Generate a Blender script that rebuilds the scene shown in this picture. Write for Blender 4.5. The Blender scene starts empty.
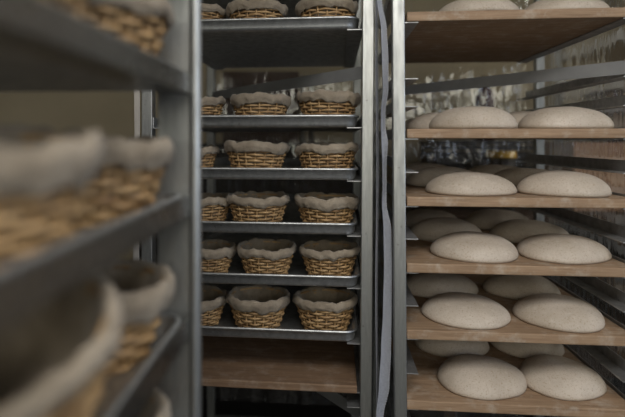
import bpy, bmesh, math, random
from mathutils import Vector, Matrix, noise
random.seed(7)
PI = math.pi
sc = bpy.context.scene
COL = sc.collection
CAMZ = 1.35; F = 520.0; PX = 285.0; PY = 140.0

# ------------------------------------------------------------------ camera
cam = bpy.data.cameras.new('camera'); co = bpy.data.objects.new('camera', cam); COL.objects.link(co)
co.location = (0, 0, CAMZ); co.rotation_euler = (PI/2, 0, 0)
cam.sensor_width = 36; cam.lens = F*36/625
cam.shift_x = (312.5-PX)/625; cam.shift_y = -(208.5-PY)/625
cam.clip_start = 0.01; cam.clip_end = 50
cam.dof.use_dof = True; cam.dof.focus_distance = 1.45; cam.dof.aperture_fstop = 1.3
sc.camera = co

def zat(y, D): return CAMZ + (PY-y)/F*D          # height that shows at row y at distance D
def xat(x, D): return (x-PX)/F*D

# ------------------------------------------------------------------ materials
def lin(c):
    return tuple(((v/255)/12.92 if v/255 <= .04045 else ((v/255+.055)/1.055)**2.4) for v in c)+(1,)
class NT:
    def __init__(s, name):
        s.m = bpy.data.materials.new(name); s.m.use_nodes = True
        s.t = s.m.node_tree; s.b = s.t.nodes['Principled BSDF']; s.out = s.t.nodes['Material Output']
    def n(s, typ, **kw):
        d = s.t.nodes.new(typ)
        for k, v in kw.items():
            if k in d.inputs: d.inputs[k].default_value = v
            else: setattr(d, k, v)
        return d
    def l(s, a, b): s.t.links.new(a, b)
    def coord(s, scale=(1,1,1), rand=True):
        tc = s.n('ShaderNodeTexCoord'); mp = s.n('ShaderNodeMapping'); mp.inputs['Scale'].default_value = scale
        s.l(tc.outputs['Object'], mp.inputs['Vector'])
        if rand:
            oi = s.n('ShaderNodeObjectInfo'); mu = s.n('ShaderNodeMath', operation='MULTIPLY'); mu.inputs[1].default_value = 37.0
            s.l(oi.outputs['Random'], mu.inputs[0]); cb = s.n('ShaderNodeCombineXYZ')
            for i in range(3): s.l(mu.outputs[0], cb.inputs[i])
            s.l(cb.outputs[0], mp.inputs['Location'])
        return mp.outputs['Vector']
    def noise(s, vec, scale, detail=4, rough=.55):
        d = s.n('ShaderNodeTexNoise', Scale=scale, Detail=detail, Roughness=rough); s.l(vec, d.inputs['Vector']); return d.outputs['Fac']
    def ramp(s, fac, stops):
        r = s.n('ShaderNodeValToRGB'); e = r.color_ramp.elements
        while len(e) < len(stops): e.new(.5)
        for i, (p, c) in enumerate(stops): e[i].position = p; e[i].color = c
        s.l(fac, r.inputs['Fac']); return r.outputs['Color']
    def mix(s, fac, a, b, mode='MIX'):
        d = s.n('ShaderNodeMix', data_type='RGBA', blend_type=mode)
        for sock, v in ((0, fac), (6, a), (7, b)):
            if hasattr(v, 'is_output'): s.l(v, d.inputs[sock])
            else: d.inputs[sock].default_value = v
        return d.outputs[2]
    def bump(s, h, strength, dist=.002):
        d = s.n('ShaderNodeBump', Strength=strength, Distance=dist); s.l(h, d.inputs['Height']); s.l(d.outputs['Normal'], s.b.inputs['Normal'])
    def set(s, **kw):
        for k, v in kw.items():
            k = k.replace('_', ' ')
            if hasattr(v, 'is_output'): s.l(v, s.b.inputs[k])
            else: s.b.inputs[k].default_value = v
        return s

def metal(name, c, rough=.3, dirt=.35, streak=(6, 6, .8)):
    t = NT(name); v = t.coord(streak); f = t.noise(v, 14, 5, .6); g = t.noise(t.coord(), 60, 3)
    base = t.ramp(f, [(.3, tuple(x*(1-dirt) for x in c[:3])+(1,)), (.62, c)])
    spots = t.ramp(g, [(.68, (1,1,1,1)), (.76, (.55,.53,.5,1))])
    t.set(Base_Color=t.mix(1, base, spots, 'MULTIPLY'), Metallic=1.0,
          Roughness=t.ramp(f, [(.3, (rough+.12,)*3+(1,)), (.7, (rough,)*3+(1,))]))
    return t.m
def plain(name, c, rough=.7, var=.25, scale=8, metallic=0, bump=.15):
    t = NT(name); v = t.coord(); f = t.noise(v, scale, 5)
    t.set(Base_Color=t.ramp(f, [(.3, tuple(x*(1-var) for x in c[:3])+(1,)), (.7, c)]), Roughness=rough, Metallic=metallic)
    if bump: t.bump(t.noise(v, scale*6, 3), bump)
    return t.m
def wood(name, dark, light, flour=0.0, along=(1.2, 14, 14)):
    t = NT(name); v = t.coord(along); f = t.noise(v, 6, 6, .62)
    g = t.noise(t.coord((2.5, 60, 60)), 5, 3)
    base = t.mix(.35, t.ramp(f, [(.3, dark), (.7, light)]), t.ramp(g, [(.35, dark), (.65, light)]))
    if flour:
        w = t.noise(t.coord((1, 1, 1)), 22, 6, .7)
        base = t.mix(t.ramp(w, [(.5, (0,0,0,1)), (.72, (flour,)*3+(1,))]), base, lin((205,198,186)))
    t.set(Base_Color=base, Roughness=.72); t.bump(f, .25); return t.m

M = {}
M['steel'] = metal('brushed_steel', (.50,.51,.50,1), .42, .3)
M['rail'] = metal('rail_steel', (.56,.56,.56,1), .5, .3, (3,3,3))
M['shaded_rail'] = metal('shaded_smooth_steel', (.30,.295,.28,1), .24, .3, (3,3,3))  # smoother rail steel, darkened in colour to stand for shade on the left rack
M['tray'] = metal('tray_aluminium', (.68,.69,.69,1), .42, .35, (3,3,3))
M['board'] = wood('beech_board', lin((124,99,75)), lin((172,144,116)), .45)
M['shadeboard'] = wood('shaded_board', lin((98,76,58)), lin((140,112,86)), .2)  # darker board wood, the shade under the trays put into its colour
M['tableboard'] = wood('table_wood', lin((60,44,32)), lin((84,62,45)))
M['cardboard'] = plain('cardboard', lin((205,160,126)), .85, .15, 5)
M['plaster'] = plain('plaster', lin((190,176,148)), .85, .18, 3)
M['wallwhite'] = plain('grey_wall', lin((82,82,82)), .85, .12, 3)
M['floor'] = plain('stone_floor', lin((46,44,42)), .5, .3, 4)
M['pale_trim'] = plain('pale_trim', lin((205,198,188)), .6, .08, 6)
M['dark'] = plain('dark_enamel', lin((38,33,30)), .45, .3, 6)
M['black_plastic'] = plain('black_plastic', lin((30,27,26)), .5, .3, 9)
M['dark_red'] = plain('dark_red_glaze', lin((70,18,24)), .3, .3, 9, 0, 0)
M['maroon_cloth'] = plain('maroon_cloth', lin((62,38,34)), .9, .35, 12)
M['yellow'] = plain('yellow_plastic', lin((205,160,30)), .45, .1, 9, 0, 0)
M['rubber'] = plain('caster_rubber', lin((35,35,36)), .6, .2, 20)
M['white_frame'] = plain('window_paint', lin((215,213,205)), .5, .08, 6)
M['glassjar'] = plain('pale_jar', lin((170,160,145)), .15, .2, 8, 0, 0)

M['brace'] = plain('painted_grey_steel', (.36,.365,.37,1), .5, .2, 12, .35, .05)
t = NT('rye_dough'); v = t.coord()
a = t.noise(v, 9, 5); b = t.noise(v, 240, 3, .6); d = t.noise(v, 55, 4)
base = t.ramp(a, [(.3, lin((180,167,151))), (.7, lin((206,194,180)))])
base = t.mix(1, base, t.ramp(b, [(.30, (.70,.62,.53,1)), (.46, (1,1,1,1))]), 'MULTIPLY')
base = t.mix(t.ramp(d, [(.55, (0,0,0,1)), (.75, (.4,.4,.4,1))]), base, lin((214,206,194)))
t.set(Base_Color=base, Roughness=.62, Subsurface_Weight=.08, Subsurface_Radius=(.006,.004,.003)); t.bump(t.noise(v, 90, 5, .7), .3, .0015); M['dough'] = t.m

t = NT('linen'); v = t.coord()
f = t.noise(v, 26, 5); w1 = t.noise(t.coord((300, 300, 60)), 3, 2); 
base = t.ramp(f, [(.3, lin((132,119,102))), (.7, lin((166,153,135)))])
base = t.mix(1, base, t.ramp(w1, [(.3, (.78,.77,.75,1)), (.6, (1,1,1,1))]), 'MULTIPLY')
t.set(Base_Color=base, Roughness=.95, Sheen_Weight=.15); cr = t.noise(v, 11, 4, .6); ad = t.n('ShaderNodeMath', operation='MULTIPLY_ADD'); t.l(cr, ad.inputs[0]); ad.inputs[1].default_value = 6; t.l(w1, ad.inputs[2]); t.bump(ad.outputs[0], .55, .0016); M['linen'] = t.m

t = NT('willow'); v = t.coord()
f = t.noise(v, 30, 4); g = t.noise(t.coord((1,1,8)), 18, 3)
base = t.mix(.5, t.ramp(f, [(.3, lin((112,82,52))), (.7, lin((196,162,116)))]), t.ramp(g, [(.3, lin((118,84,50))), (.7, lin((208,174,124)))]))
t.set(Base_Color=base, Roughness=.55); M['willow'] = t.m

def film_mat(name, tint, alpha_t, rough):
    t = NT(name); t.t.nodes.remove(t.b)
    v = t.coord((1,1,1), False); f = t.noise(v, 6, 4)
    tr = t.n('ShaderNodeBsdfTransparent'); tr.inputs[0].default_value = (.93,.93,.91,1)
    gl = t.n('ShaderNodeBsdfGlossy', Roughness=rough); gl.inputs['Color'].default_value = (.95,.95,.95,1)
    df = t.n('ShaderNodeBsdfTranslucent'); df.inputs['Color'].default_value = tint
    lw = t.n('ShaderNodeLayerWeight', Blend=.35)
    bp = t.n('ShaderNodeBump', Strength=.55, Distance=.012); t.l(t.noise(t.coord((26,26,5), False), 1.5, 3, .5), bp.inputs['Height'])
    t.l(bp.outputs[0], gl.inputs['Normal'])
    m1 = t.n('ShaderNodeMixShader'); t.l(tr.outputs[0], m1.inputs[1]); t.l(df.outputs[0], m1.inputs[2]); m1.inputs[0].default_value = alpha_t
    m2 = t.n('ShaderNodeMixShader'); 
    mm = t.n('ShaderNodeMath', operation='MULTIPLY_ADD'); t.l(lw.outputs['Fresnel'], mm.inputs[0]); mm.inputs[1].default_value = .5; mm.inputs[2].default_value = .08
    t.l(mm.outputs[0], m2.inputs[0]); t.l(m1.outputs[0], m2.inputs[1]); t.l(gl.outputs[0], m2.inputs[2])
    t.l(m2.outputs[0], t.out.inputs['Surface']); return t.m
M['film'] = film_mat('clear_plastic_film', (.5,.49,.45,1), .07, .05)
t = NT('grey_zip_tape'); v = t.coord((40, 40, 200), False); f = t.noise(v, 4, 3)
t.set(Base_Color=t.ramp(f, [(.3, lin((122,125,134))), (.7, lin((162,165,175)))]), Roughness=.7); t.bump(f, .5, .001); M['zip'] = t.m
M['zipteeth'] = plain('zip_teeth', lin((178,180,190)), .4, .1, 40, 0, 0)

# ------------------------------------------------------------------ mesh helpers
def mesh_obj(name, bm, mat, parent=None, smooth=False, loc=(0,0,0), rz=0.0):
    me = bpy.data.meshes.new(name); bmesh.ops.recalc_face_normals(bm, faces=bm.faces[:]); bm.to_mesh(me); bm.free()
    me.materials.append(mat)
    if smooth:
        for p in me.polygons: p.use_smooth = True
    o = bpy.data.objects.new(name, me); COL.objects.link(o)
    o.location = loc; o.rotation_euler = (0, 0, rz)
    if parent: o.parent = parent
    return o
def empty(name, loc=(0,0,0), rz=0):
    o = bpy.data.objects.new(name, None); COL.objects.link(o); o.location = loc; o.rotation_euler = (0,0,rz); o.empty_display_size = .05
    return o
def tag(o, label, cat, group=None):
    o['label'] = label; o['category'] = cat
    if group: o['group'] = group
    return o
def struct(o): o['kind'] = 'structure'; return o
def box(bm, x0, x1, y0, y1, z0, z1, shear=None, bev=0):
    vs = [bm.verts.new((x, y, z)) for z in (z0, z1) for y in (y0, y1) for x in (x0, x1)]
    fs = [bm.faces.new([vs[i] for i in q]) for q in ((0,2,3,1),(4,5,7,6),(0,1,5,4),(2,6,7,3),(0,4,6,2),(1,3,7,5))]
    if shear:
        for w in vs[:4]: w.co.x += shear
    if bev:
        es = {e for f in fs for e in f.edges}
        bmesh.ops.bevel(bm, geom=list(es), offset=bev, segments=2, affect='EDGES', profile=.5)
    return vs
def bar(bm, a, b, th, h):            # flat bar, vertical height h, thickness th
    a = Vector(a); b = Vector(b); d = (b-a).normalized(); s = d.cross(Vector((0,0,1))).normalized()*th/2; u = Vector((0,0,h/2))
    vs = [bm.verts.new(p+i*s+j*u) for p in (a, b) for i in (-1,1) for j in (-1,1)]
    for q in ((0,1,3,2),(4,6,7,5),(0,4,5,1),(2,3,7,6),(0,2,6,4),(1,5,7,3)): bm.faces.new([vs[i] for i in q])
def lathe(bm, prof, n=32, cx=0, cy=0):
    rings = []
    for r, z in prof:
        if r < 1e-6: rings.append([bm.verts.new((cx, cy, z))])
        else: rings.append([bm.verts.new((cx+r*math.cos(2*PI*i/n), cy+r*math.sin(2*PI*i/n), z)) for i in range(n)])
    for A, B in zip(rings, rings[1:]):
        for i in range(n):
            j = (i+1) % n
            if len(A) == 1 and len(B) == 1: continue
            if len(A) == 1: bm.faces.new((A[0], B[i], B[j]))
            elif len(B) == 1: bm.faces.new((A[i], B[0], A[j]))
            else: bm.faces.new((A[i], B[i], B[j], A[j]))
def tube_loop(bm, pts, r, sides=5, closed=True):
    n = len(pts); rings = []
    for i in range(n):
        a = pts[(i-1) % n] if closed or i else pts[i]; b = pts[(i+1) % n] if closed or i < n-1 else pts[i]
        d = (b-a).normalized(); up = Vector((0,0,1)) if abs(d.z) < .8 else Vector((d.y+.01, -d.x, 0)).normalized()
        s = d.cross(up).normalized(); u = s.cross(d)
        rings.append([bm.verts.new(pts[i]+(s*math.cos(2*PI*k/sides)+u*math.sin(2*PI*k/sides))*r) for k in range(sides)])
    for i in range(n if closed else n-1):
        A = rings[i]; B = rings[(i+1) % n]
        for k in range(sides):
            j = (k+1) % sides; bm.faces.new((A[k], B[k], B[j], A[j]))
    if not closed:
        bm.faces.new(rings[0]); bm.faces.new(rings[-1])

# ------------------------------------------------------------------ racks
class Frame:                         # a rack's own axes: u to the right, v into depth
    def __init__(s, X, Y, phi): s.X, s.Y, s.phi = X, Y, phi
    def w(s, u, v): c, k = math.cos(s.phi), math.sin(s.phi); return (s.X+u*c+v*k, s.Y-u*k+v*c)
    def u_at(s, px, v):              # u whose point at depth v shows in column px
        a, b = -.5, 1.2
        for _ in range(50):
            m = (a+b)/2; x, y = s.w(m, v)
            if PX+F*x/y < px: a = m
            else: b = m
        return (a+b)/2
MID = Frame(-.366, 1.487, .10); RIG = Frame(.319, 1.36, .09)
Wd, Dp = .57, .76
c_, k_ = math.cos(.058), math.sin(.058)
LEF = Frame(-.1687-Wd*c_-Dp*k_, .86+Wd*k_-Dp*c_, .058)
RT = 2.06                            # rack height

def make_rack(fr, gap, label, ledges, lean_l=0, lean_r=0, lshape=False, braces=()):
    root = tag(empty('bakery_rack', (fr.X, fr.Y, 0), -fr.phi), label, 'rack', 'tall steel tray racks')
    pw = .032
    L0, L1 = -gap-pw, -gap; R0, R1 = Wd+gap, Wd+gap+pw
    dr_ = .03 if fr is RIG else 0
    for i, (a, b, v0, ln) in enumerate(((L0, L1, -.002, lean_l), (R0, R1, -.002, lean_r), (L0, L1, Dp-.01, lean_l), (R0+dr_, R1+dr_, Dp-.01, lean_r))):
        bm = bmesh.new()
        if lshape:
            if i < 2: v0 = -.06
            if a < 0: box(bm, a, a+.055, v0+.03, v0+.034, .11, RT); box(bm, a, a+.004, v0-.02 if i < 2 else v0+.034, v0+.03 if i < 2 else v0+.09, .11, RT)
            else: box(bm, Wd-.048, Wd+.006, v0+.03, v0+.034, .11, RT); lathe(bm, [(0,.11),(.0105,.11),(.0105,RT),(0,RT)], 24, Wd+.0155, v0+.032)
        else: box(bm, a, b, v0, v0+pw, .11, RT, ln, .0025)
        mesh_obj('upright', bm, M['steel'], root)
    for z in ledges:
        for s in (0, 1):
            bm = bmesh.new(); e = -gap if s == 0 else Wd+gap; q = 1 if s == 0 else -1
            if lshape: e = -.010 if s == 0 else Wd+.010
            vA, vB = .006, Dp+.01
            x0, x1 = sorted((e, e+q*.0025)); box(bm, x0, x1, vA, vB, z-.0025, z+.03)
            x0, x1 = sorted((e, e+q*(.030+gap))); box(bm, x0, x1, vA, vB, z-.0025, z)
            mesh_obj('ledge', bm, M['shaded_rail' if lshape else 'rail'], root)
    o0, o1, d1 = L0+.016, R1-.016, Dp+.006
    for z, nm in ((RT-.02, 'top_rail'), (.14, 'bottom_rail')):
        for a, b in (((o0, .014), (o1, .014)), ((o0, d1), (o1, d1)), ((o0, .014), (o0, d1)), ((o1, .014), (o1, d1))):
            bm = bmesh.new(); bar(bm, (*a, z), (*b, z), .024, .034); mesh_obj(nm, bm, M['steel'], root)
    for z in braces:
        bm = bmesh.new(); bar(bm, (Wd+gap+.004, .034, z), (-gap-.004, Dp-.012, z), .004, .036); mesh_obj('diagonal_brace', bm, M['brace'], root)
    for a in (o0, o1):
        for v in (.014, d1):
            bm = bmesh.new(); box(bm, a-.02, a+.02, v-.016, v+.016, .09, .123); box(bm, a-.02, a-.016, v-.012, v+.012, .03, .09); box(bm, a+.016, a+.02, v-.012, v+.012, .03, .09)
            c = mesh_obj('caster', bm, M['steel'], root)
            bm = bmesh.new(); bmesh.ops.create_cone(bm, cap_ends=True, segments=24, radius1=.045, radius2=.045, depth=.024, matrix=Matrix.Translation((a, v, .045)) @ Matrix.Rotation(PI/2, 4, 'Y'))
            mesh_obj('wheel', bm, M['rubber'], c)
    return root

RB = [zat(y, 1.36) for y in (21.5, 138.5, 206.4, 273, 339.5, 410)]     # undersides of the right boards
RX = [zat(y, 1.36) for y in (-94, -35, 78, 106, 172, 239, 306, 374, 444, 476)]
MT = [zat(y, 1.43) for y in (28.5, 127.2, 181, 236.3, 288.8, 344.5)]       # undersides of the middle trays
MB_ = zat(393.5, 1.43)
LT = [CAMZ+.079, CAMZ-.123, CAMZ-.323, CAMZ-.515]
make_rack(MID, .014, 'steel rack in the middle holding trays of cloth-lined baskets and one bare board', MT+[zat(-28, 1.43), MB_, zat(404, 1.43)-.012], 0, -.012, braces=(CAMZ+.19, CAMZ-.775))
make_rack(RIG, .008, 'steel rack on the right holding wooden boards of dough loaves', RB+RX, .011, 0, braces=(CAMZ+.19, CAMZ-.775))
make_rack(LEF, .014, 'blurred steel rack close up on the left, seen along its side', LT+[CAMZ+.285], lshape=True)

# ------------------------------------------------------------------ trays
def rrect(bm, x0, x1, y0, y1, r, z, n=6):
    out = []
    for cx, cy, a in ((x1-r, y1-r, 0), (x0+r, y1-r, 90), (x0+r, y0+r, 180), (x1-r, y0+r, 270)):
        for i in range(n+1):
            t = math.radians(a+90*i/n); out.append(bm.verts.new((cx+r*math.cos(t), cy+r*math.sin(t), z)))
    return out
def tray_bm():
    bm = bmesh.new(); loops = []
    for ins, z in ((.030,.003),(.018,.004),(.012,.009),(.005,.030),(.003,.0335),(0,.035),(-.003,.0345),(-.005,.032),(-.0045,.029),(-.002,.0275),(.001,.0265),(.0035,.0095),(.006,.004),(.012,.0008),(.024,0)):
        loops.append(rrect(bm, ins, Wd-ins, ins, Dp-ins, max(.035-ins, .01), z))
    for A, B in zip(loops, loops[1:]):
        for i in range(len(A)):
            j = (i+1) % len(A); bm.faces.new((A[i], A[j], B[j], B[i]))
    bm.faces.new(loops[0]); bm.faces.new(loops[-1]); return bm
ORD = ['topmost', 'second', 'third', 'fourth', 'fifth', 'lowest']
tray0 = None
def place_tray(fr, z, label, group, dv=0.0, du=0.0):
    global tray0
    if tray0 is None: tray0 = mesh_obj('sheet_tray', tray_bm(), M['tray'], None, True); o = tray0
    else: o = tray0.copy(); COL.objects.link(o)
    x, y = fr.w(du, dv); o.location = (x, y, z+.0004); o.rotation_euler = (0,0,-fr.phi)
    return tag(o, label, 'tray', group)
for i, z in enumerate(MT):
    place_tray(MID, z, f'{ORD[i]} of the aluminium trays in the middle basket rack' if i in (0, 5) else f'aluminium tray in the middle basket rack, {ORD[i]} from the top', 'aluminium trays in the middle rack', (0,.002,.001,.004,-.002,.003)[i], (0,0,-.003,-.005,.002,-.005)[i])
for i, z in enumerate(LT):
    place_tray(LEF, z, ['blurred tray at upper left, seen from below', 'blurred tray at left just below eye level', 'blurred tray at lower left under the large dark-mouthed basket', 'blurred tray at the very bottom left corner'][i], 'trays in the blurred left rack')

place_tray(MID, zat(-28, 1.43), 'aluminium tray above the topmost basket row of the middle rack, out of view, added for shade', 'aluminium trays in the middle rack')  # unseen tray added to shade the top basket row
place_tray(LEF, CAMZ+.285, 'unseen tray above the baskets in the top left corner, added for shade', 'trays in the blurred left rack')  # unseen tray added so the top left baskets lie in shade
# ------------------------------------------------------------------ boards
def board_bm(w, d, t):
    bm = bmesh.new(); box(bm, 0, w, 0, d, 0, t, None, .003); return bm
BT = .025
for i, z in enumerate(RB):
    x, y = RIG.w(0, 0)
    o = mesh_obj('wooden_board', board_bm(Wd, Dp, BT), M['board'], None, False, (x, y, z+.0004), -RIG.phi)
    tag(o, f'{ORD[i]} of the floured wooden boards in the right rack' if i in (0, 5) else f'floured wooden board in the right rack, {ORD[i]} from the top', 'board', 'wooden boards in the right rack')
x, y = RIG.w(0, 0)
tag(mesh_obj('wooden_board', board_bm(Wd, Dp, BT), M['board'], None, False, (x, y, zat(-94, 1.36)+.0004), -RIG.phi), 'empty wooden board above the topmost row of loaves, out of view, added for shade', 'board', 'wooden boards in the right rack')  # unseen board added to shade the top loaves
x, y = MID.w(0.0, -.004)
tag(mesh_obj('wooden_board', board_bm(Wd-.003, Dp, .022), M['shadeboard'], None, False, (x, y, MB_+.0004), -MID.phi), 'bare wooden board below the basket trays in the middle rack', 'board')

# ------------------------------------------------------------------ dough loaves
def loaf_bm(seed, rx, ry, h):
    rnd = random.Random(seed); off = Vector((rnd.random()*50, rnd.random()*50, rnd.random()*50))
    prof = [(0,1),(.10,.999),(.2,.99),(.32,.968),(.44,.93),(.55,.88),(.65,.815),(.74,.735),(.82,.64),(.89,.53),(.94,.42),(.975,.31),(.995,.2),(1,.12),(.985,.05),(.95,.008),(.9,0),(0,0)]
    bm = bmesh.new(); lathe(bm, prof, 56)
    ex = rnd.uniform(-.05, .05); lop = rnd.uniform(-.04, .04)
    for q in bm.verts:
        a = math.atan2(q.co.y, q.co.x); r = math.hypot(q.co.x, q.co.y)
        k = 1+ex*math.cos(3*a+seed)+lop*math.cos(a+2*seed)+.018*noise.noise(Vector((math.cos(a), math.sin(a), 0))*1.6+off)*2
        z = q.co.z
        d = noise.noise(Vector((q.co.x*2, q.co.y*2, 0))+off)*.05*min(1, z*2)
        q.co = Vector((q.co.x*k*rx, q.co.y*k*ry, (z+d*(1-r*.5))*h if z > .02 else z*h))
    return bm
LMESH = []
for s in range(7):
    o = mesh_obj('dough_loaf', loaf_bm(s*3+1, *[(.121,.116,.066),(.126,.113,.063),(.119,.118,.069),(.127,.112,.066),(.118,.116,.064),(.124,.114,.068),(.121,.117,.062)][s]), M['dough'], None, True)
    LMESH.append(o)
used = set()
fronts = [((435,522),(524,611)), ((429.5,521),(521,618)), ((424.6,517),(516,608)), ((429,522),(517.5,610)), ((421,513),(511,605)), ((436,526),(520,615))]
BO = ['topmost board', 'second board from the top', 'third board from the top', 'fourth board from the top', 'fifth board from the top', 'lowest board']
rl = random.Random(3); kk = 0
for r in range(6):
    nrow = [1,3,3,3,2,2][r]
    for d in range(nrow):
        for s in range(2):
            v = .126+(.014 if r == 5 and s else 0)+.25*d + (rl.uniform(-.004,.006) if d else 0)
            a, b = fronts[r][s]
            u = RIG.u_at((a+b)/2, .126)+(.000 if s else -.004)
            if d: u += [(-.055,-.03),(-.06,-.06)][d-1][s]*.5 + rl.uniform(-.012,.012)
            u = min(max(u, .122), Wd-.127)
            src = LMESH[kk % 7]
            if kk % 7 in used: o = src.copy(); COL.objects.link(o)
            else: o = src; used.add(kk % 7)
            kk += 1
            wpx = (b-a)/F*(RIG.w(u, .126)[1]); 
            x, y = RIG.w(u, v); o.location = (x, y, RB[r]+BT+.0006)
            big = (r == 5 and s == 1)
            o.rotation_euler = (0, 0, -.25 if big else rl.uniform(-.2,.2))
            sx = min(max(wpx/2/.1265, .93), .985)-(.03 if s else 0)-(.03 if r == 5 else 0); o.scale = (sx, .99, [.92,.95,.90,.90,.86,.90][r])
            side = 'left' if s == 0 else 'right'
            rowname = ['front', 'second row', 'back row'][d]
            tag(o, f'pale speckled dough loaf at {"front " + side if d == 0 else rowname + " " + side} on the {BO[r]}', 'dough', 'dough loaves on the right rack')

# ------------------------------------------------------------------ proofing baskets
BR, BB, BH = .094, .066, .080        # rim radius, base radius, height
def rad(z): f = max(0, min(1, z/BH)); return BB+(BR-BB)*f**.85
def wicker_bm(seed):
    rnd = random.Random(seed); bm = bmesh.new()
    ns = 18; rows = 9; seg = ns*6
    for k in range(rows):
        z = .005+(BH-.008)*k/(rows-1)
        pts = []; ph = (k % 2)*PI; jit = rnd.uniform(-.0007,.0007)
        for i in range(seg):
            a = 2*PI*i/seg; rr = rad(z)+.0046*math.cos(ns/2*a+ph)+.0004*math.sin(5*a+seed)
            pts.append(Vector((rr*math.cos(a), rr*math.sin(a), z+jit+.0007*math.sin(3*a+k))))
        tube_loop(bm, pts, .0036, 5)
    for k in range(ns):
        a = 2*PI*(k)/ns
        tube_loop(bm, [Vector((rad(z)*math.cos(a), rad(z)*math.sin(a), z)) for z in (.003,.02,.04,.06,BH)], .0034, 5, False)
    for z, rr in ((BH+.001, BR+.003), (BH+.003, BR-.002)):
        tube_loop(bm, [Vector((rr*math.cos(2*PI*i/60), rr*math.sin(2*PI*i/60), z)) for i in range(60)], .0042, 6)
    lathe(bm, [(0,.001),(BB+.001,.001),(BB+.001,.006),(0,.006)], 40)
    return bm
def liner_bm(seed, hang):
    rnd = random.Random(seed); off = Vector((rnd.random()*40, rnd.random()*40, rnd.random()*40)); bm = bmesh.new()
    n = 96; base = [(0,.010),(.03,.010),(.052,.013),(.061,.024),(.070,.042),(.079,.062),(.086,.078),(.0905,.0885),(.0955,.0935),(.1005,.0925),(.1045,.087),(.1055,.080)]
    outer = [(.106,.25),(.105,.5),(.1035,.75),(.1015,1.0)]; back = [(.098,.98),(.0985,.6),(.0985,.2)]
    prof = [(r, z, None) for r, z in base]+[(r, None, f) for r, f in outer]+[(r, None, f) for r, f in back]
    rings = []
    for j, (r, z, f) in enumerate(prof):
        ring = []
        for i in range(n):
            a = 2*PI*i/n; d = Vector((math.cos(a), math.sin(a), 0))
            h = hang*(1+.45*noise.noise(d*1.5+off)+.35*noise.noise(d*5+off))
            top = .009*noise.noise(d*2.3+off*1.7)+.004*noise.noise(d*8+off)
            if f is None:
                t = min(1, max(0, (z-.06)/.03)); zz = z+top*t; rr = r+.0022*noise.noise(d*6+Vector((0,0,z*40))+off)*(1 if j else 0)
            else:
                zz = .080-h*f+top; rr = r-(h*f)*.32+(.0045*noise.noise(d*7+Vector((0,0,f*1.2))+off)+.0035*noise.noise(d*15+Vector((0,0,f*3))+off))
                rr = max(rr, rad(zz)+.0075+(.0015 if j < len(base)+4 else 0))
            if j == 0 and i: ring.append(ring[0]); continue
            ring.append(bm.verts.new((rr*d.x, rr*d.y, zz)))
        rings.append(ring)
    for A, B in zip(rings, rings[1:]):
        for i in range(n):
            k = (i+1) % n
            if A[0] is A[1]: bm.faces.new((A[0], B[i], B[k]))
            else: bm.faces.new((A[i], B[i], B[k], A[k]))
    return bm
BASK = []
for s, hang in enumerate((.011, .016, .020, .013)):
    root = empty('proofing_basket')
    w_ = mesh_obj('wicker_bowl', wicker_bm(s*5+2), M['willow'], root, True); l_ = mesh_obj('cloth_liner', liner_bm(s*11+4, hang), M['linen'], root, True)
    BASK.append((root, [w_, l_]))
busy = set()
def place_basket(kind, x, y, z, rz, label, group, tilt=(0,0), sc_=1.0, zs_=1.13):
    root, kids = BASK[kind]
    if kind in busy:
        r = root.copy(); COL.objects.link(r)
        for c in kids: d = c.copy(); COL.objects.link(d); d.parent = r
    else: r = root; busy.add(kind)
    lift = (BB*sc_*1.1)*abs(math.sin(tilt[0]))+(BB*sc_*1.1)*abs(math.sin(tilt[1]))
    r.rotation_mode = 'ZYX'; r.location = (x, y, z+lift); r.rotation_euler = (tilt[0], tilt[1], rz); r.scale = (sc_, sc_, sc_*zs_)
    return tag(r, label, 'basket', group)
spans = [((157,222),(225,289),(294,359)), ((158,222),(229,292),(294,361)), ((149,215),(220,292),(294,360)), ((162,229),(225,291),(293,360)), ((168,232),(236,297),(298,361)), ((158,224),(225,291),(292,359))]
kinds = [(0,1,2),(3,2,1),(0,1,3),(3,0,2),(1,3,0),(2,1,3)]
TO = ['topmost tray', 'second tray from the top', 'third tray from the top', 'fourth tray from the top', 'fifth tray from the top', 'lowest tray']
rb = random.Random(11)
for r in range(6):
    for s in range(3):
        a, b = spans[r][s]; v = .112
        u = MID.u_at((a+b)/2+(8 if s == 0 else 0), v); D = MID.w(u, v)[1]
        k = ((b-a)/F*D)/2/.109; k = min(max(k, .86), .94)*(1 if s else .91)
        x, y = MID.w(u, v)
        tl = (rb.uniform(-.02,.02), .035 if (r, s) == (2, 1) else rb.uniform(-.02,.02))
        side = ['left-hand, half-hidden', 'middle', 'right-hand'][s]
        place_basket(kinds[r][s], x, y, MT[r]+.0036, rb.uniform(0, 6.28), f'{side} cloth-lined wicker basket on the {TO[r]} of the middle rack', 'cloth-lined baskets in the middle rack', tl, k)
# baskets of the blurred rack
names = ['at the far end of', 'nearer the camera on']
lab = ['the upper left tray', 'the left tray just below eye level', 'the lower left tray', 'the tray in the bottom left corner']
for r, z in enumerate(LT):
    for d, D in enumerate((.76, .505)):
        if r == 3 and d: continue
        v = D-LEF.Y-(-.04 if r == 2 and d == 1 else .03 if r == 2 and d else .02 if r == 3 else 0)
        x, y = LEF.w(Wd-(.098 if r == 2 and d == 1 else .110), v+Wd*.058)
        place_basket((r+d) % 4, x, y, z+.0036, .7*r+1.9*d, f'blurred wicker basket {"tilted open toward the camera, " if r == 2 and d else ""}{names[d]} {lab[r]}', 'blurred baskets in the left rack', ((0, .02, 0)[d] if r != 1 else (.02,.09,0)[d], 0) if r != 2 else ((0,.36,.1)[d], 0), 1.13)

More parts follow.
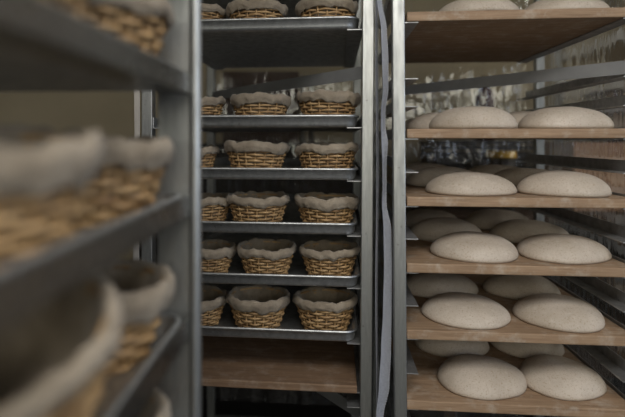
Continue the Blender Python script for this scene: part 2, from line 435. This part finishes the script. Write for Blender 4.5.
# ------------------------------------------------------------------ clear plastic rack covers
def sheet_bm(p0, p1, z0, z1, amp, seed, nu=150, nz=60, thick=.0):
    p0 = Vector((*p0, 0)); p1 = Vector((*p1, 0)); d = (p1-p0); L = d.length; d.normalize(); nrm = Vector((-d.y, d.x, 0)); off = Vector((seed*13.1, seed*7.7, 0)); bm = bmesh.new(); g = []
    for j in range(nz+1):
        row = []
        for i in range(nu+1):
            s = i/nu*L; z = z0+(z1-z0)*j/nz
            w = amp*(noise.noise(Vector((s*9, z*.7, 0))+off)+.7*abs(noise.noise(Vector((s*20, z*2.6, 0))+off))+.3*noise.noise(Vector((s*45, z*5, 3))+off)+.22*noise.noise(Vector((s*60, z*30, 5))+off))
            row.append(bm.verts.new(p0+d*s+nrm*w+Vector((0,0,z))))
        g.append(row)
    for j in range(nz):
        for i in range(nu): bm.faces.new((g[j][i], g[j][i+1], g[j+1][i+1], g[j+1][i]))
    return bm
def ribbon(bm, path, th=.0012):      # path: (left point, right point) from top to bottom
    rows = []
    for a, b in path:
        a = Vector(a); b = Vector(b); n_ = (b-a).cross(Vector((0,0,1))).normalized()*th
        rows.append([bm.verts.new(q) for q in (a-n_, b-n_, b+n_, a+n_)])
    for A, B in zip(rows, rows[1:]):
        for k in range(4): bm.faces.new((A[k], A[(k+1) % 4], B[(k+1) % 4], B[k]))
    bm.faces.new(rows[0]); bm.faces.new(rows[-1])
def smooth_path(keys, n=90):
    out = []
    ys = [k[0] for k in keys]
    for i in range(n+1):
        y = ys[0]+(ys[-1]-ys[0])*i/n
        for a, b in zip(keys, keys[1:]):
            if a[0] <= y <= b[0]:
                f = (y-a[0])/(b[0]-a[0]); f = f*f*(3-2*f); out.append([y]+[a[q]+(b[q]-a[q])*f for q in range(1, len(a))]); break
    return out
z0, z1 = .2, RT+.03
# right rack
cov = tag(empty('rack_cover', (RIG.X, RIG.Y, 0), -RIG.phi), 'crinkled clear plastic cover hanging on the rack of dough loaves', 'cover', 'plastic rack covers')
mesh_obj('back_sheet', sheet_bm((-.044, Dp+.055), (Wd+.085, Dp+.055), z0, z1, .011, 1), M['film'], cov, True)
mesh_obj('side_sheet', sheet_bm((Wd+.065, .02), (Wd+.085, Dp+.055), z0, z1, .006, 2), M['film'], cov, True)
mesh_obj('side_sheet', sheet_bm((-.046, .06), (-.046, Dp+.05), z0, z1, .003, 3), M['film'], cov, True)
inv = Matrix.Translation((RIG.X, RIG.Y, 0)) @ Matrix.Rotation(-RIG.phi, 4, 'Z'); inv = inv.inverted()
keys = [(-25,375,379.5,0),(0,377,381.5,.0),(30,381,386.5,.0),(60,382,388,.004),(88,383,388,.01),(112,381.3,385,.012),(127,381,385,.01),(142,381.5,387.5,.0),(165,382.5,386,.012),(188,383,386,.012),(203,382,386,.006),(230,383.5,391,.0),(267,384,391.5,0),(310,383,391.3,0),(350,381,390.5,0),(385,379,389,.0),(417,376,383,.006),(450,374,381,.01)]
pp = smooth_path(keys); pth = []; teeth = []
for y, a, b, tw in pp:
    D = 1.385
    A = inv @ Vector((xat(a, D), D, zat(y, D))); B = inv @ Vector((xat(b, D+tw), D+tw, zat(y, D+tw))); pth.append((A, B))
bm = bmesh.new(); ribbon(bm, pth); zs = mesh_obj('zip_strip', bm, M['zip'], cov, False)
bm = bmesh.new()
for i in range(len(pth)-1):
    for f in (.25, .75):
        q = pth[i][1].lerp(pth[i+1][1], f); box(bm, q.x-.0015, q.x+.0013, q.y-.0022, q.y+.0022, q.z-.0016, q.z+.0016)
mesh_obj('zip_teeth', bm, M['zipteeth'], zs)
# middle rack
cov = tag(empty('rack_cover', (MID.X, MID.Y, 0), -MID.phi), 'crinkled clear plastic cover hanging behind the rack of baskets', 'cover', 'plastic rack covers')
mesh_obj('back_sheet', sheet_bm((-.07, Dp+.055), (Wd+.038, Dp+.055), z0, z1, .012, 5), M['film'], cov, True)
bm = bmesh.new(); ribbon(bm, [((-.066+.002*math.sin(i*.5), -.004, z1-(z1-z0)*i/40), (-.0500+.002*math.sin(i*.5+1), -.008, z1-(z1-z0)*i/40)) for i in range(41)])
mesh_obj('cover_edge', bm, M['pale_trim'], cov)
bm = bmesh.new(); ribbon(bm, [((Wd+.0495+.0015*math.sin(i*.45), .004, z1-(z1-z0)*i/40), (Wd+.0545+.002*math.sin(i*.4+1), .012, z1-(z1-z0)*i/40)) for i in range(41)])
mesh_obj('cover_edge', bm, M['zip'], cov)

# ------------------------------------------------------------------ room
XL, XR, YB, YF, ZC = -2.1, 2.3, 3.3, -2.3, 2.65
def slab(name, boxes, mat):
    bm = bmesh.new()
    for b_ in boxes: box(bm, *b_)
    return struct(mesh_obj(name, bm, mat))
slab('floor', [(XL-.1, XR+.1, YF-.1, YB+.1, -.1, 0)], M['floor'])
sx0, sx1, sy0, sy1 = -.7, 1.1, -1.1, .05           # skylight over the aisle
slab('ceiling', [(XL-.1, sx0, YF-.1, YB+.1, ZC, ZC+.1), (sx1, XR+.1, YF-.1, YB+.1, ZC, ZC+.1), (sx0, sx1, YF-.1, sy0, ZC, ZC+.1), (sx0, sx1, sy1, YB+.1, ZC, ZC+.1)], M['wallwhite'])
slab('wall_back', [(XL-.1, XR+.1, YB, YB+.1, 0, ZC)], M['plaster'])
slab('wall_left', [(XL-.1, XL, YF, YB, 0, ZC)], M['wallwhite'])
wx0, wx1, wz0, wz1 = -1.75, 1.6, 1.46, 2.42       # window behind the camera
slab('wall_front', [(XL, wx0, YF-.1, YF, 0, ZC), (wx1, XR, YF-.1, YF, 0, ZC), (wx0, wx1, YF-.1, YF, 0, wz0), (wx0, wx1, YF-.1, YF, wz1, ZC)], M['wallwhite'])
dy0, dy1, dz0, dz1 = -1.7, -.3, 1.0, 2.3         # window on the right
slab('wall_right', [(XR, XR+.1, YF, dy0, 0, ZC), (XR, XR+.1, dy1, 1.4, 0, ZC), (XR, XR+.1, 2.3, YB, 0, ZC), (XR, XR+.1, 1.4, 2.3, 0, 1.3), (XR, XR+.1, 1.4, 2.3, 2.3, ZC), (XR, XR+.1, dy0, dy1, 0, dz0), (XR, XR+.1, dy0, dy1, dz1, ZC)], M['wallwhite'])
bm = bmesh.new(); y0 = YF-.07; y1 = YF-.02
for a in (wx0, wx0+(wx1-wx0)/3-.02, wx0+2*(wx1-wx0)/3-.02, wx1-.04): box(bm, a, a+.04, y0, y1, wz0, wz1)
box(bm, wx0, wx1, y0, y1, wz0, wz0+.04); box(bm, wx0, wx1, y0, y1, wz1-.04, wz1)
struct(mesh_obj('window_1', bm, M['white_frame']))
bm = bmesh.new()
for a in (sx0, (sx0+sx1)/2-.02, sx1-.04): box(bm, a, a+.04, sy0, sy1, ZC+.02, ZC+.07)
box(bm, sx0, sx1, sy0, sy0+.04, ZC+.02, ZC+.07); box(bm, sx0, sx1, sy1-.04, sy1, ZC+.02, ZC+.07)
struct(mesh_obj('window_3', bm, M['white_frame']))
bm = bmesh.new()
for a in (dy0, (dy0+dy1)/2-.02, dy1-.04): box(bm, XR+.02, XR+.07, a, a+.04, dz0, dz1)
box(bm, XR+.02, XR+.07, dy0, dy1, dz0, dz0+.04); box(bm, XR+.02, XR+.07, dy0, dy1, dz1-.04, dz1)
struct(mesh_obj('window_2', bm, M['white_frame']))
bm = bmesh.new()
for a in (1.4, 1.83, 2.26): box(bm, XR+.02, XR+.07, a, a+.04, 1.3, 2.3)
box(bm, XR+.02, XR+.07, 1.4, 2.3, 1.3, 1.34); box(bm, XR+.02, XR+.07, 1.4, 2.3, 2.26, 2.3)
struct(mesh_obj('fill_window', bm, M['white_frame']))  # added window, placed to brighten the background behind the racks

# ------------------------------------------------------------------ things behind the racks
# dark cabinet behind the middle rack
cb = tag(empty('cabinet', (-.15, 2.7, 0)), 'dark cabinet by the back wall behind the basket rack', 'cabinet')
bm = bmesh.new(); box(bm, -.62, .62, 0, .48, .06, 1.33, None, .006); box(bm, -.58, .58, .03, .45, 0, .06); mesh_obj('body', bm, M['dark'], cb)
for s in (-1, 1):
    bm = bmesh.new(); box(bm, min(.01*s, .60*s), max(.01*s, .60*s), -.022, 0, .1, 1.29, None, .004); dr = mesh_obj('door', bm, M['dark'], cb)
    bm = bmesh.new(); box(bm, .05*s-.007, .05*s+.007, -.05, -.022, .62, .80, None, .003); mesh_obj('handle', bm, M['rail'], dr)
def carton(name, x, y, z, w, d, h, mat, label, cat):
    r = tag(empty(name, (x, y, z)), label, cat)
    bm = bmesh.new(); box(bm, 0, w, 0, d, 0, h-.002, None, .003); mesh_obj('box_body', bm, mat, r)
    bm = bmesh.new(); box(bm, -.001, w/2-.002, -.001, d+.001, h-.002, h+.002); mesh_obj('flap', bm, mat, r)
    bm = bmesh.new(); box(bm, w/2+.002, w+.001, -.001, d+.001, h-.002, h+.002); mesh_obj('flap', bm, mat, r)
    return r
carton('cardboard_box', -.335, 2.8, 1.3305, .41, .3, .385, M['tableboard'], 'dark brown box on the dark cabinet behind the basket rack', 'box')
# table with clutter behind the right rack
tb = tag(empty('work_table', (.72, 2.42, 0)), 'dark wooden work table behind the rack of dough loaves', 'table')
bm = bmesh.new(); box(bm, 0, 1.4, 0, .7, .96, 1.0, None, .004); mesh_obj('tabletop', bm, M['tableboard'], tb)
for a in (.03, 1.31):
    for c in (.03, .61):
        bm = bmesh.new(); box(bm, a, a+.06, c, c+.06, 0, .96); mesh_obj('leg', bm, M['tableboard'], tb)
bm = bmesh.new(); box(bm, .09, 1.31, .06, .64, .22, .25); mesh_obj('lower_shelf', bm, M['tableboard'], tb)
bm = bmesh.new(); box(bm, .09, 1.31, .625, .645, .25, .96); mesh_obj('back_panel', bm, M['dark'], tb)
def crate(x, y, z, w, d, h, label, lid=False):
    bm = bmesh.new(); t = .008
    box(bm, 0, w, 0, d, 0, t)
    for k in range(4):
        a = .012+k*(h-.02)/4; b = a+(h-.02)/4-.012
        box(bm, 0, w, 0, t, a, b); box(bm, 0, w, d-t, d, a, b); box(bm, 0, t, t, d-t, a, b); box(bm, w-t, w, t, d-t, a, b)
    for q in (0, w/3, 2*w/3, w-.02):
        box(bm, q, q+.02, .002, t+.002, t, h-.012); box(bm, q, q+.02, d-t-.002, d-.002, t, h-.012)
    box(bm, -.006, w+.006, -.006, t, h-.014, h); box(bm, -.006, w+.006, d-t, d+.006, h-.014, h); box(bm, -.006, t, t, d-t, h-.014, h); box(bm, w-t, w+.006, t, d-t, h-.014, h)
    if lid: box(bm, 0, w, 0, d, h, h+.006)
    return tag(mesh_obj('crate', bm, M['black_plastic'], None, False, (x, y, z)), label, 'crate')
crate(.80, 2.74, 1.0005, .56, .34, .17, 'black plastic crate on the table, under another crate behind the loaves')
crate(.80, 2.74, 1.1715, .56, .34, .17, 'black plastic crate topping the stack behind the loaves', True)
bk = tag(empty('bucket', (1.075, 2.58, 1.0005)), 'black bucket with a yellow lid behind the loaves of the third board', 'bucket')
bm = bmesh.new(); lathe(bm, [(0,0),(.055,0),(.066,.26),(.06,.262),(.05,.01),(0,.01)], 32); mesh_obj('bucket_body', bm, M['black_plastic'], bk, True)
bm = bmesh.new(); lathe(bm, [(.069,.262),(.070,.27),(.067,.292),(.06,.295),(0,.294),(0,.265),(.0685,.2645),(.069,.262)], 32); o = mesh_obj('lid', bm, M['yellow'], bk); o['label'] = 'yellow lid'
bm = bmesh.new(); lathe(bm, [(0,0),(.05,0),(.055,.01),(.055,.235),(.048,.262),(.022,.285),(.018,.33),(.021,.345),(0,.345)], 28)
tag(mesh_obj('bottle', bm, M['dark_red'], None, True, (1.08, 2.82, 1.3485)), 'dark red bottle standing up behind the loaves of the second board', 'bottle')
carton('cardboard_box', 1.415, 2.55, 1.0005, .29, .36, .335, M['cardboard'], 'tan cardboard box behind the right end of the third board', 'box')
bm = bmesh.new(); box(bm, -.16, .16, -.11, .11, 0, .27, None, .05)
bmesh.ops.subdivide_edges(bm, edges=bm.edges[:], cuts=2, use_grid_fill=True)
for q in bm.verts: q.co += Vector((noise.noise(q.co*9), noise.noise(q.co*9+Vector((5,1,2))), 0))*.022*min(1, q.co.z*12)
tag(mesh_obj('cloth_bag', bm, M['maroon_cloth'], None, True, (1.755, 2.72, 1.3385)), 'dark maroon cloth bag on the cardboard box at the right edge', 'bag')
def pipe(x, y, r, z1_, mat, label):
    bm = bmesh.new(); lathe(bm, [(0,0),(r*1.6,0),(r*1.6,.01),(r,.012),(r,z1_),(0,z1_)], 20); return tag(mesh_obj('pipe', bm, mat, None, True, (x, y, 0)), label, 'pipe')
pipe(1.70, 3.22, .019, ZC-.001, M['steel'], 'steel pipe on the back wall behind the right rack')
pipe(.11, 3.24, .013, 1.75, M['steel'], 'left of two thin pale pipes behind the basket rack')
pipe(.165, 3.24, .015, 1.75, M['steel'], 'right of two thin pale pipes behind the basket rack')

# ------------------------------------------------------------------ light
def area(name, loc, rot, sx, sy, power, color):
    l = bpy.data.lights.new(name, 'AREA'); l.shape = 'RECTANGLE'; l.size = sx; l.size_y = sy; l.energy = power; l.color = color
    o = bpy.data.objects.new(name, l); COL.objects.link(o); o.location = loc; o.rotation_euler = rot; return o
area('window_daylight', ((wx0+wx1)/2, YF-.12, (wz0+wz1)/2), (PI/2, 0, 0), wx1-wx0, wz1-wz0, 33, (1, .955, .79))
area('back_fill', (XR+.12, 1.85, 1.8), (PI/2, 0, PI/2), .9, 1.0, 9, (1, .96, .88))  # added fill light for the back wall and the things behind the racks
area('skylight_daylight', ((sx0+sx1)/2, (sy0+sy1)/2, ZC+.12), (0, 0, 0), sx1-sx0, sy1-sy0, 67, (1, .97, .93))
area('side_daylight', (XR+.12, (dy0+dy1)/2, (dz0+dz1)/2), (PI/2, 0, PI/2), dy1-dy0, dz1-dz0, 31, (.70, .81, 1))
w = bpy.data.worlds.new('world'); sc.world = w; w.use_nodes = True
w.node_tree.nodes['Background'].inputs[0].default_value = (.75, .85, 1, 1); w.node_tree.nodes['Background'].inputs[1].default_value = .2
vs = sc.view_settings; vs.view_transform = 'Standard'; vs.look = 'None'; vs.exposure = 0; vs.gamma = 1; vs.use_curve_mapping = False
